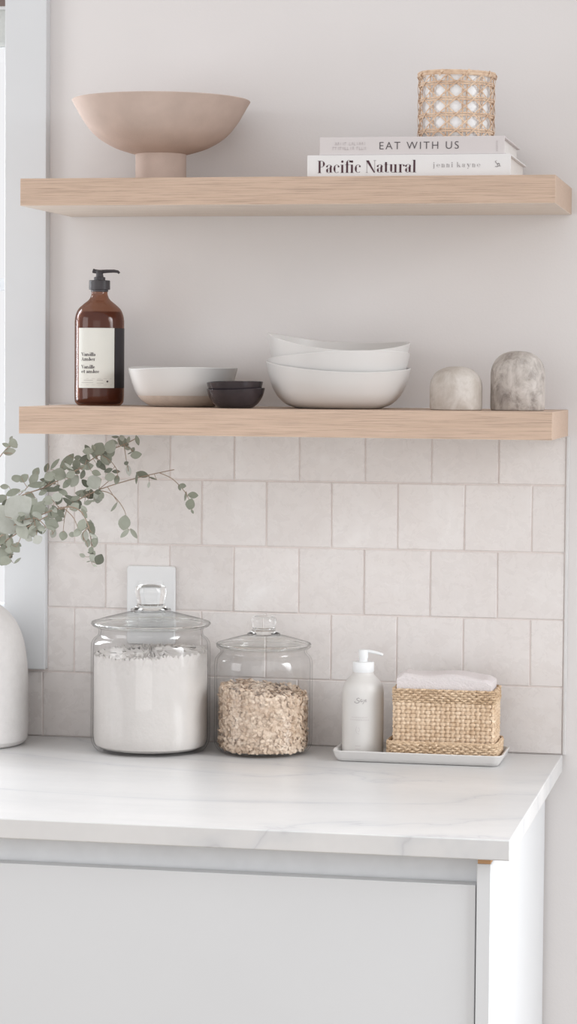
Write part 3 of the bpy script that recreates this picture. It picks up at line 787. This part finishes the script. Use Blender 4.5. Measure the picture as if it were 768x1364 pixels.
# white pump bottle
loc, p0 = base_at(482.5, -.085, TF); k = K(loc); H = lambda y: (p0 - y) * k
sb = thing('soap_dispenser', 'frosted white pump bottle with grey lettering standing on tray', 'bottle', loc)
MB().lathe([(0, 0)] + smoothp([(24.5 * k, 0), (27 * k, .0015), (27.6 * k, .006), (27.6 * k, H(960)), (27.6 * k, H(925)), (27 * k, H(916)), (24.5 * k, H(909)), (19.5 * k, H(903)), (14.8 * k, H(898)), (13.5 * k, H(893.5))], 4) + [(0, H(893.5))], 72).build('bottle_body', SOAPW, sb)
MB().lathe([(0, H(894)), (13.9 * k, H(894)), (14.3 * k, H(893)), (14.3 * k, H(881.5)), (13.6 * k, H(880.6)), (6.5 * k, H(880.4)), (5.6 * k, H(879.5)), (5.6 * k, H(868)), (0, H(868))], 48).build('pump_collar', PLASTW, sb)
ph = MB(); ph.lathe([(0, H(876)), (6.2 * k, H(876)), (6.6 * k, H(866)), (6.4 * k, H(864.8)), (3 * k, H(864.2)), (0, H(864))], 24)
ph.tube([(-1 * k, 0, H(866.6)), (8 * k, 0, H(866.8)), (16 * k, 0, H(868)), (24 * k, 0, H(870)), (26 * k, 0, H(871.5))], 2.7 * k, 10, r1=1.6 * k)
ph.build('pump_head', PLASTW, sb)
VA = math.atan2((CAMP - loc).y, (CAMP - loc).x); RS = 27.8 * k
tx = MB()
SC = lambda x, y: cyl((x - 482.5) / 27.8, H(y), RS)
def sst(pts, wd):
    for i in range(len(pts) - 1):
        a, b = Vector(pts[i]), Vector(pts[i + 1]); d = (b - a).normalized(); n_ = Vector((-d.y, d.x)) * wd / 2
        tx.add([SC(*(a - n_)), SC(*(a + n_)), SC(*(b + n_)), SC(*(b - n_))], [(0, 1, 2, 3)])
sst([(478, 926.5), (476, 926), (474, 927.5), (475, 929), (477.5, 930), (477.5, 931.8), (474.5, 933), (471.5, 932), (471.8, 930.6)], .8)
sst([(481.5, 928), (479.5, 928), (478.8, 930), (480, 931), (481.5, 929.5), (481.5, 931)], .7)
sst([(483.5, 928), (483.5, 932), (482, 934)], .6); sst([(484.8, 929.6), (487, 928.8), (486, 927.8), (484.8, 929.2), (485.4, 931), (487.5, 930.4)], .6)
tx.build('script_lettering', INKG, sb, False)
tx = MB(); random.seed(9)
for y, xa, xb in ((951.8, 468, 488), (955.2, 466, 491)):
    x = xa
    while x < xb: sst([(x, y - .8), (x + random.uniform(.1, .9), y + .8)], .35); sst([(x, y), (x + .9, y)], .3); x += 1.5
sst([(474.5, 964), (473, 969), (475, 973), (478, 974)], .4); sst([(477, 965), (478.5, 968.5), (477, 971)], .4)
for y in (989.8, 994): 
    for q in range(5): sst([(473 + q * 1.4, y), (474 + q * 1.4, y)], .8)
tx.build('fine_print', INKF, sb, False)

# baskets
def weave(mb, hx, hy, r, z0, z1, nrow, cellw, amp, rs, flare=0, flat=.55, jitter=.0003, sides=6, stakes=0):
    """rows of strands passing in and out of upright stakes"""
    base = rrect(hx, hy, r, 0, 5); per = []; n = len(base)
    L = 0; segs = []
    for i in range(n):
        a, b = Vector(base[i]), Vector(base[(i + 1) % n]); segs.append((L, a, b)); L += (b - a).length
    ncell = int(round(L / cellw)); ncell += ncell % 2; cw_ = L / ncell
    def pt(s):
        s %= L
        for l0, a, b in reversed(segs):
            if s >= l0 - 1e-9:
                d = (b - a); ln_ = d.length or 1e-6; p = a + d * ((s - l0) / ln_); nn = Vector((d.y, -d.x, 0)).normalized(); return p, nn
        return base[0], Vector((1, 0, 0))
    steps = ncell * 4
    for row in range(nrow):
        z = z0 + (z1 - z0) * (row + .5) / nrow; pts = []
        for i in range(steps):
            s = L * i / steps; p, nn = pt(s); o_ = amp * math.sin(PI * s / cw_ + PI * row); fl = flare * (z - z0) / (z1 - z0)
            pts.append(p + nn * (o_ + fl + random.uniform(-jitter, jitter)) + Vector((0, 0, z + random.uniform(-jitter, jitter))))
        cen = Vector((0, 0, 0))
        def nr(p): return (p.x * hy, p.y * hx, 0) if False else ((1 if p.x > 0 else -1, 0, 0) if abs(p.x) > hx - r * .5 else (0, 1 if p.y > 0 else -1, 0)) if (abs(p.x) < hx - r or abs(p.y) < hy - r) else (p.x - math.copysign(hx - r, p.x), p.y - math.copysign(hy - r, p.y), 0)
        mb.tube(pts, rs, sides, True, flat, nr)
    if stakes:
        for c_ in range(ncell):
            s = (c_ + .5) * cw_; p, nn = pt(s); pts = []
            for q in range(nrow * 3 + 1):
                z = z0 + (z1 - z0) * q / (nrow * 3); ph_ = (z - z0) / (z1 - z0) * nrow - .5
                pts.append(p + nn * (-amp * 1.25 * math.sin(PI * (c_ + .5)) * math.cos(PI * ph_)) + Vector((0, 0, z)))
            mb.tube(pts, stakes, 6, False, .28, lambda P_, n_=nn: n_)
    return ncell, L, pt
zb = TF + .0005
oc = at(592.5, 1000, -.085); bx = oc.x
OHX = .0715; OHY = .042
bt = thing('basket_tray', 'shallow woven seagrass tray basket under the taller basket', 'basket', (bx, -.085, zb))
mb = MB(); random.seed(4)
mb.loops([rrect(OHX - .002, OHY - .002, .008, .0003), rrect(OHX - .002, OHY - .002, .008, .0022)])
weave(mb, OHX - .001, OHY - .001, .009, .0005, .0205, 7, .0058, .0015, .0015, .0008, .6, .0005)
mb.build('woven_wall', SEAGRASS, bt)
mb = MB(); ring = rrect(OHX - .0004, OHY - .0004, .009, .0215, 6); n = len(ring)
for ph_ in (0, 1):
    pts = []
    for i in range(n * 6):
        a, b = Vector(ring[(i // 6) % n]), Vector(ring[(i // 6 + 1) % n]); p = a + (b - a) * ((i % 6) / 6)
        pts.append(p + Vector((0, 0, .0010 * math.sin(i * .9 + PI * ph_))))
    mb.tube(pts, .0014, 5, True)
mb.build('braided_rim', SEAGRASS, bt)
BHX, BHY = .0655, .0340
bk_ = thing('woven_basket', 'rectangular pale woven basket with darker rim band holding cloth', 'basket', (bx + .0015, -.085, zb + .0030))
BH = .0880
mb = MB(); mb.loops([rrect(BHX - .002, BHY - .002, .004, .0003), rrect(BHX - .002, BHY - .002, .004, .002)])
weave(mb, BHX, BHY, .005, .001, BH - .018, 14, .0066, .0009, .0024, 0, .26, .0002, 6, .0021)
mb.build('plaited_wall', STRAW, bk_)
mb = MB(); weave(mb, BHX + .0003, BHY + .0003, .005, BH - .018, BH, 6, .0055, .0014, .0015, 0, .6, .0005)
mb.build('rim_band', SEAGRASS, bk_)
mb = MB(); mb.loops([rrect(BHX - .0022, BHY - .0022, .003, .002), rrect(BHX - .0022, BHY - .0022, .003, BH - .003), rrect(BHX - .0032, BHY - .0032, .002, BH - .003), rrect(BHX - .0032, BHY - .0032, .002, .003)])
mb.build('lining', STRAW, bk_)
# folded cloth in the basket
CHX, CHY = BHX - .0040, BHY - .0040
cl = MB(); rings = []
nx, ny = 46, 20
def ctop(u, v): return .1060 + .0016 * math.sin(u * 5 + .6) - .0035 * max(0, u) + .0022 * mn.noise(Vector((u * 2.2, v * 1.5, 1))) - .004 * max(0, abs(u) - .88) / .12 - .004 * max(0, abs(v) - .8) / .2
vs = []; fs = []
for j in range(ny + 1):
    for i in range(nx + 1):
        u, v = -1 + 2 * i / nx, -1 + 2 * j / ny; vs.append((u * CHX, v * CHY, ctop(u, v)))
for j in range(ny):
    for i in range(nx): fs.append((j * (nx + 1) + i, j * (nx + 1) + i + 1, (j + 1) * (nx + 1) + i + 1, (j + 1) * (nx + 1) + i))
cl.add(vs, fs)
per = [(i, 0) for i in range(nx)] + [(nx, j) for j in range(ny)] + [(i, ny) for i in range(nx, 0, -1)] + [(0, j) for j in range(ny, 0, -1)]
zs = [1, .975, .95, .90, .86, .83, .80, .76, .74, .04]
vs = []; n = len(per)
for q, f_ in enumerate(zs):
    for (i, j) in per:
        u, v = -1 + 2 * i / nx, -1 + 2 * j / ny; bulge = 1 + .004 * math.sin(q * 2.2) if q else 1
        if f_ < .8: bulge = 1
        vs.append((u * CHX * bulge, v * CHY * bulge, ctop(u, v) * f_))
fs = []
for q in range(len(zs) - 1):
    for a in range(n): b = (a + 1) % n; fs.append((q * n + a, q * n + b, (q + 1) * n + b, (q + 1) * n + a)[::-1])
cl.add(vs, fs)
co = cl.build('folded_cloth', CLOTH, loc=(bx + .0015, -.085, zb + .0030), angle=60); tag(co, 'folded white cloth filling the woven basket', 'cloth')

# wall plate
mb = MB(); pa = at(169, 753, -.005); pz = at(233, 754, -.005)
pl = thing('wall_plate', 'white wall plate on the tiles behind the large jar', 'wall plate', ((pa.x + pz.x) / 2, -.0008, pa.z - .054))
hw = (pz.x - pa.x) / 2
def zrr(hx, hz, r, y): return [(a, y, b) for a, b, _ in rrect(hx, hz, r, 0)]
MB().loops([zrr(hw, .054, .004, 0), zrr(hw, .054, .004, -.003), zrr(hw - .001, .053, .004, -.0044)]).build('cover_plate', PLATE, pl)
MB().loops([zrr(.0165, .0335, .002, -.0044), zrr(.0165, .0335, .002, -.0056), zrr(.0158, .0328, .002, -.0062)]).build('rocker_switch', PLATE, pl)

# vase
loc, p0 = base_at(-40, -.090, CZ); k = K(loc); H = lambda y: (p0 - y) * k
vo = smoothp([(64 * k, 0), (70 * k, .0012), (75 * k, .006), (77 * k, .013), (77.3 * k, H(940)), (77 * k, H(900)), (74.5 * k, H(870)), (69 * k, H(845)), (59 * k, H(824)), (44 * k, H(808)), (29 * k, H(799)), (22 * k, H(792)), (20 * k, H(778)), (22 * k, H(766))], 5)
vi = smoothp([(19 * k, H(766)), (16.5 * k, H(778)), (18 * k, H(794)), (40 * k, H(812)), (62 * k, H(836)), (72 * k, H(880)), (73 * k, H(960)), (60 * k, .008), (0, .007)], 4)
v_ = MB().lathe([(0, 0)] + vo + vi, 96).build('vase', MATTEV, loc=loc)
tag(v_, 'matte white rounded vase standing on the worktop at left', 'vase')
VX = loc

# eucalyptus
BR = [
 [(-40, 830, -.09), (-38, 772, -.09), (-12, 735, -.10), (40, 700, -.12), (90, 674, -.13), (130, 653, -.125), (185, 636, -.115), (232, 625.5, -.105)],
 [(-42, 830, -.09), (-41, 770, -.09), (-25, 705, -.12), (20, 665, -.14), (62, 648, -.15), (100, 627, -.15), (132, 606, -.14), (165, 592, -.135), (183, 583, -.13)],
 [(-40, 832, -.09), (-37, 772, -.09), (0, 715, -.15), (45, 690, -.18), (84, 676, -.19), (106, 680, -.19), (118, 702, -.185), (122, 728, -.18), (121, 745, -.18)],
 [(-43, 830, -.09), (-44, 770, -.09), (-38, 700, -.10), (-12, 630, -.11), (4, 603, -.11), (18, 590, -.11)],
 [(-40, 834, -.09), (-36, 773, -.09), (-8, 725, -.17), (18, 700, -.21), (45, 690, -.22), (60, 700, -.22)],
 [(-41, 834, -.09), (-37, 775, -.09), (-14, 740, -.13), (5, 728, -.15), (14, 736, -.155), (10, 748, -.16)],
]
TW = {0: [[(215, 629), (228, 637), (240, 648), (249, 660), (256, 678)], [(133, 652), (146, 657), (158, 668), (167, 684), (167, 700), (172, 706)], [(150, 672), (156, 668)], [(133, 652), (140, 645), (152, 634)], [(90, 674), (86, 690), (84, 708)], [(60, 690), (66, 700), (71, 712)]],
      1: [[(132, 606), (145, 612), (156, 627), (155, 640)], [(165, 592), (176, 600), (181, 606)], [(165, 592), (168, 612), (171, 628)], [(62, 648), (75, 630), (92, 606)], [(20, 665), (40, 645), (50, 628)], [(100, 627), (112, 621), (118, 602)], [(62, 648), (62, 634), (64, 620)]],
      2: [[(84, 676), (98, 690), (104, 708), (97, 714)], [(118, 702), (110, 712), (116, 724)]], 3: [[(4, 603), (10, 603), (16, 604)]], 4: [[(18, 700), (28, 712), (22, 728)], [(45, 690), (48, 706), (50, 720)]], 5: [[(5, 728), (4, 738), (2, 745)]]}
LV = """12.7 602 16 10 .6 .7;17.6 591.5 12 -10 .45 .6;21.5 637 12 20 .85 .5;32 637 13 45 .7 .55;48 629 13 60 .65 .5;45 638 18 60 .55 .5;62 623 12 70 .5 .2;73 618 17 50 .3 .35;89 616 27 52 .42 .35;79 632 18 -20 .85 .45;66 634 15 30 .8 .6;62 640 17 -8 .35 .1;50 646 24 5 .32 .3;68 652 29 0 .2 .2;102 618 14 80 .7 .45;117 601 14 0 .6 .5;132 598 17 60 .9 .4;142 609 18 -60 .65 .45;147 595 18 70 .75 .55;117 621 14 5 .65 .5;135 620 16 -50 .45 .15;99 641 17 60 .6 .7;125 642 19 20 .9 .8;114 644 14 -45 .5 .05;89 644 15 50 .5 .35;111 658 21 -8 .45 .5;135 659 10 -60 .7 .4;128 659 10 80 .6 .8;64 667 15 0 .8 .6;52 677 22 50 .65 .55;31 689 22 20 .8 .9;69 698 18 -20 .75 .5;84 713.5 12 80 .85 .45;71 711 11 70 .7 .85;81 684 13 -50 .5 .2;71 683 17 40 .75 .45;99 675 13 30 .85 .6;117 669.6 10 15 .6 .55;112 684 14 -60 .4 .35;109 699 15 70 .7 .5;103.5 709 14 45 .6 .55;121 703 18 -62 .5 .25;113 714 15 80 .6 .8;117 723 11 90 .6 .6;125 720 8 0 .7 .4;123.5 738 9 60 .7 .5;96 712 9 0 .7 .6;30 707.7 22 -60 .65 .7;44 707 19 60 .6 .6;50 719 13 30 .8 .9;38 717 11 -30 .7 .8;20.5 730 14 -45 .75 .4;10 721 20 -60 .65 .5;7 738 20 20 .8 .55;6 747 18 0 .6 .5;2 718 16 50 .7 .4;6 648 11 0 .6 .6;7 671.6 15 60 .5 .1;2 664 14 30 .7 .5;17 656 19 20 .45 .4;55 703 10 0 .7 .6;90 668 15 -40 .35 .05;76 662 14 20 .75 .8;164 588.5 16 -32 .7 .4;153.5 582 9 0 .35 .35;171 586 9 80 .5 .6;183 586.6 13 -75 .4 .35;181 606 14 8 .65 .4;177 599 7 60 .7 .5;168 617 6 30 .8 .1;171 626.6 14 -80 .45 .9;140 612 17 -60 .6 .4;144.6 626.6 11 20 .5 .05;154.4 628 10 0 .45 .1;155.4 639 12 80 .55 .35;146.6 635.4 13 10 .8 .65;189.6 632 16 -15 .5 .25;181.8 637 15 85 .2 .2;203 637 11 -18 .2 .35;198 646 8 80 .4 .8;243 647 9 -10 .7 .35;239 650 7 -70 .5 .4;257 659.5 13 -5 .6 .35;247 661 12 82 .25 .6;253.4 671.6 14 75 .8 .35;256 681.4 6 -60 .5 .35;165.5 696 19 82 .75 .5;166 710.6 15 45 .38 .6;178.4 710.6 15 -55 .38 .6;152 675.5 14 55 .25 .5;100 664 12 20 .5 .4;84 656 12 -20 .6 .5;57 656 12 30 .5 .4;40 660 14 -30 .6 .5;110 632 12 70 .5 .2;94 632 13 30 .7 .55;128 630 12 -20 .6 .4"""
leaves = [tuple(float(x) for x in l.split()) for l in LV.split(';')]
big = [(24, 676, 38, 35, .8, .88), (8, 692, 42, -50, .75, .82), (30, 690, 26, -20, .8, .75)]
random.seed(21)
def bpt(b, n=8):
    out = []
    for i in range(len(b) - 1):
        p0_, p1_, p2_, p3_ = [Vector(b[max(0, min(len(b) - 1, i + d))]) for d in (-1, 0, 1, 2)]
        for j in range(n):
            u = j / n; out.append(.5 * ((2 * p1_) + (-p0_ + p2_) * u + (2 * p0_ - 5 * p1_ + 4 * p2_ - p3_) * u * u + (-p0_ + 3 * p1_ - 3 * p2_ + p3_) * u ** 3))
    out.append(Vector(b[-1])); return out
paths = {}
for bi, b in enumerate(BR):
    main = bpt(b); lst = [(main, True)]
    for tw in TW.get(bi, []):
        near = min(main, key=lambda q: (q.x - tw[0][0]) ** 2 + (q.y - tw[0][1]) ** 2); Y0 = near.z
        t3 = [(near.x, near.y, Y0)] + [(x, y, Y0 + random.uniform(-.004, .004) * (i + 1)) for i, (x, y) in enumerate(tw[1:])]
        lst.append((bpt(t3, 5), False))
    paths[bi] = lst
def leaf(mb, P, L_, W_, dirv, nrmv, tone, curl):
    d = dirv.normalized(); n_ = (nrmv - d * nrmv.dot(d)).normalized(); b_ = d.cross(n_)
    prof_ = [(0, .0), (.06, .16), (.2, .36), (.38, .49), (.55, .5), (.72, .42), (.88, .24), (.97, .09), (1, 0)]
    vs = []
    for (u, ww) in prof_:
        c_ = P + d * (u * L_) - n_ * (curl * L_ * (u - .5) ** 2)
        e = b_ * (ww * W_); lift = n_ * (abs(ww) * W_ * .22)
        vs += [c_ - e + lift, c_, c_ + e + lift]
    fs = []
    for i in range(len(prof_) - 1):
        a = i * 3; fs += [(a, a + 1, a + 4, a + 3), (a + 1, a + 2, a + 5, a + 4)]
    nv = len(vs); th_ = n_ * -.00025; vs2 = [v + th_ for v in vs]
    mb.add(vs + vs2, fs + [tuple(x + nv for x in f[::-1]) for f in fs], tone)
own = {i: [] for i in range(len(BR))}
def nearest(x, y):
    best = None
    for bi, lst in paths.items():
        for pth, _ in lst:
            for q in pth:
                d = (q.x - x) ** 2 + (q.y - y) ** 2
                if best is None or d < best[0]: best = (d, bi, q)
    return best
# fillers along dense parts
extra_ = []
for bi, t0, t1, cnt_ in ((0, -10, 130, 34), (1, -20, 170, 36), (2, 0, 122, 26), (4, -10, 60, 26), (5, -20, 14, 16), (3, -40, 12, 6)):
    main = [q for q in paths[bi][0][0] if t0 <= q.x <= t1 and q.y < 755]
    for _ in range(cnt_):
        q = random.choice(main); extra_.append((q.x + random.uniform(-13, 13), q.y + random.uniform(-12, 13), random.choice([6, 8, 9, 11, 14]), random.uniform(-80, 80), random.choice([.22, .3, .45, .6, .7, .8]), random.choice([.05, .15, .3, .45, .5, .6, .75])))
mbs = {i: MB() for i in own}; tws = {i: MB() for i in own}
def addleaf(L5, dense=False, force=None):
    x, y, l_, ang, asp, tone = L5
    d, bi, q = nearest(x, y); l_ *= 1.1; asp *= 1.05
    if force is not None: bi = force; q = min(paths[bi][0][0], key=lambda s: (s.x - x) ** 2 + (s.y - y) ** 2)
    Y = q.z + random.uniform(-.012, .012)
    kx = K((0, Y, 1.3)); a = math.radians(ang)
    dx, dy = math.cos(a), -math.sin(a)
    # base end is the one nearer the twig
    e0 = (x - dx * l_ / 2, y - dy * l_ / 2); e1 = (x + dx * l_ / 2, y + dy * l_ / 2)
    if (e1[0] - q.x) ** 2 + (e1[1] - q.y) ** 2 < (e0[0] - q.x) ** 2 + (e0[1] - q.y) ** 2: e0, e1 = e1, e0
    A = at(e0[0], e0[1], Y); B = at(e1[0], e1[1], Y + random.uniform(-.005, .005)); D = B - A
    nv = (CAMP - A).normalized() + Vector((random.uniform(-.35, .35), 0, random.uniform(-.35, .35)))
    leaf(mbs[bi], A, D.length, l_ * asp * kx, D, nv, tone, random.uniform(-.25, .35))
    S_ = at(q.x, q.y, q.z); mid = (S_ + A) / 2 + Vector((0, 0, -.001))
    if (S_ - A).length < .032: tws[bi].tube([S_, mid, A], .00045, 4, r1=.0003)
for L5 in leaves: addleaf(L5)
for L5 in extra_: addleaf(L5)
for L5 in big: addleaf(L5, force=4)
labs = ['longest eucalyptus branch with a bare reddish tip reaching over the jars', 'upper leafy eucalyptus branch rising towards the lower shelf', 'drooping eucalyptus branch hanging down before the tiles',
        'short upright eucalyptus sprig by the window, highest at left edge', 'eucalyptus sprig with large pale leaves in front of the casing', 'lowest eucalyptus sprig drooping just above the white vase']
for bi, lst in paths.items():
    t_ = tws[bi]
    for pth, mainp in lst:
        pts = [at(q.x, q.y, q.z) for q in pth]; t_.tube(pts, .00115 if mainp else .0006, 6, r1=.00055 if mainp else .0004)
    root = thing('eucalyptus_branch', labs[bi], 'branch', pts and at(*BR[bi][1]), 'eucalyptus branches in the white vase')
    rel(t_, root).build('stem', TWIG, root); rel(mbs[bi], root).build('leaves', LEAF, root, angle=80)
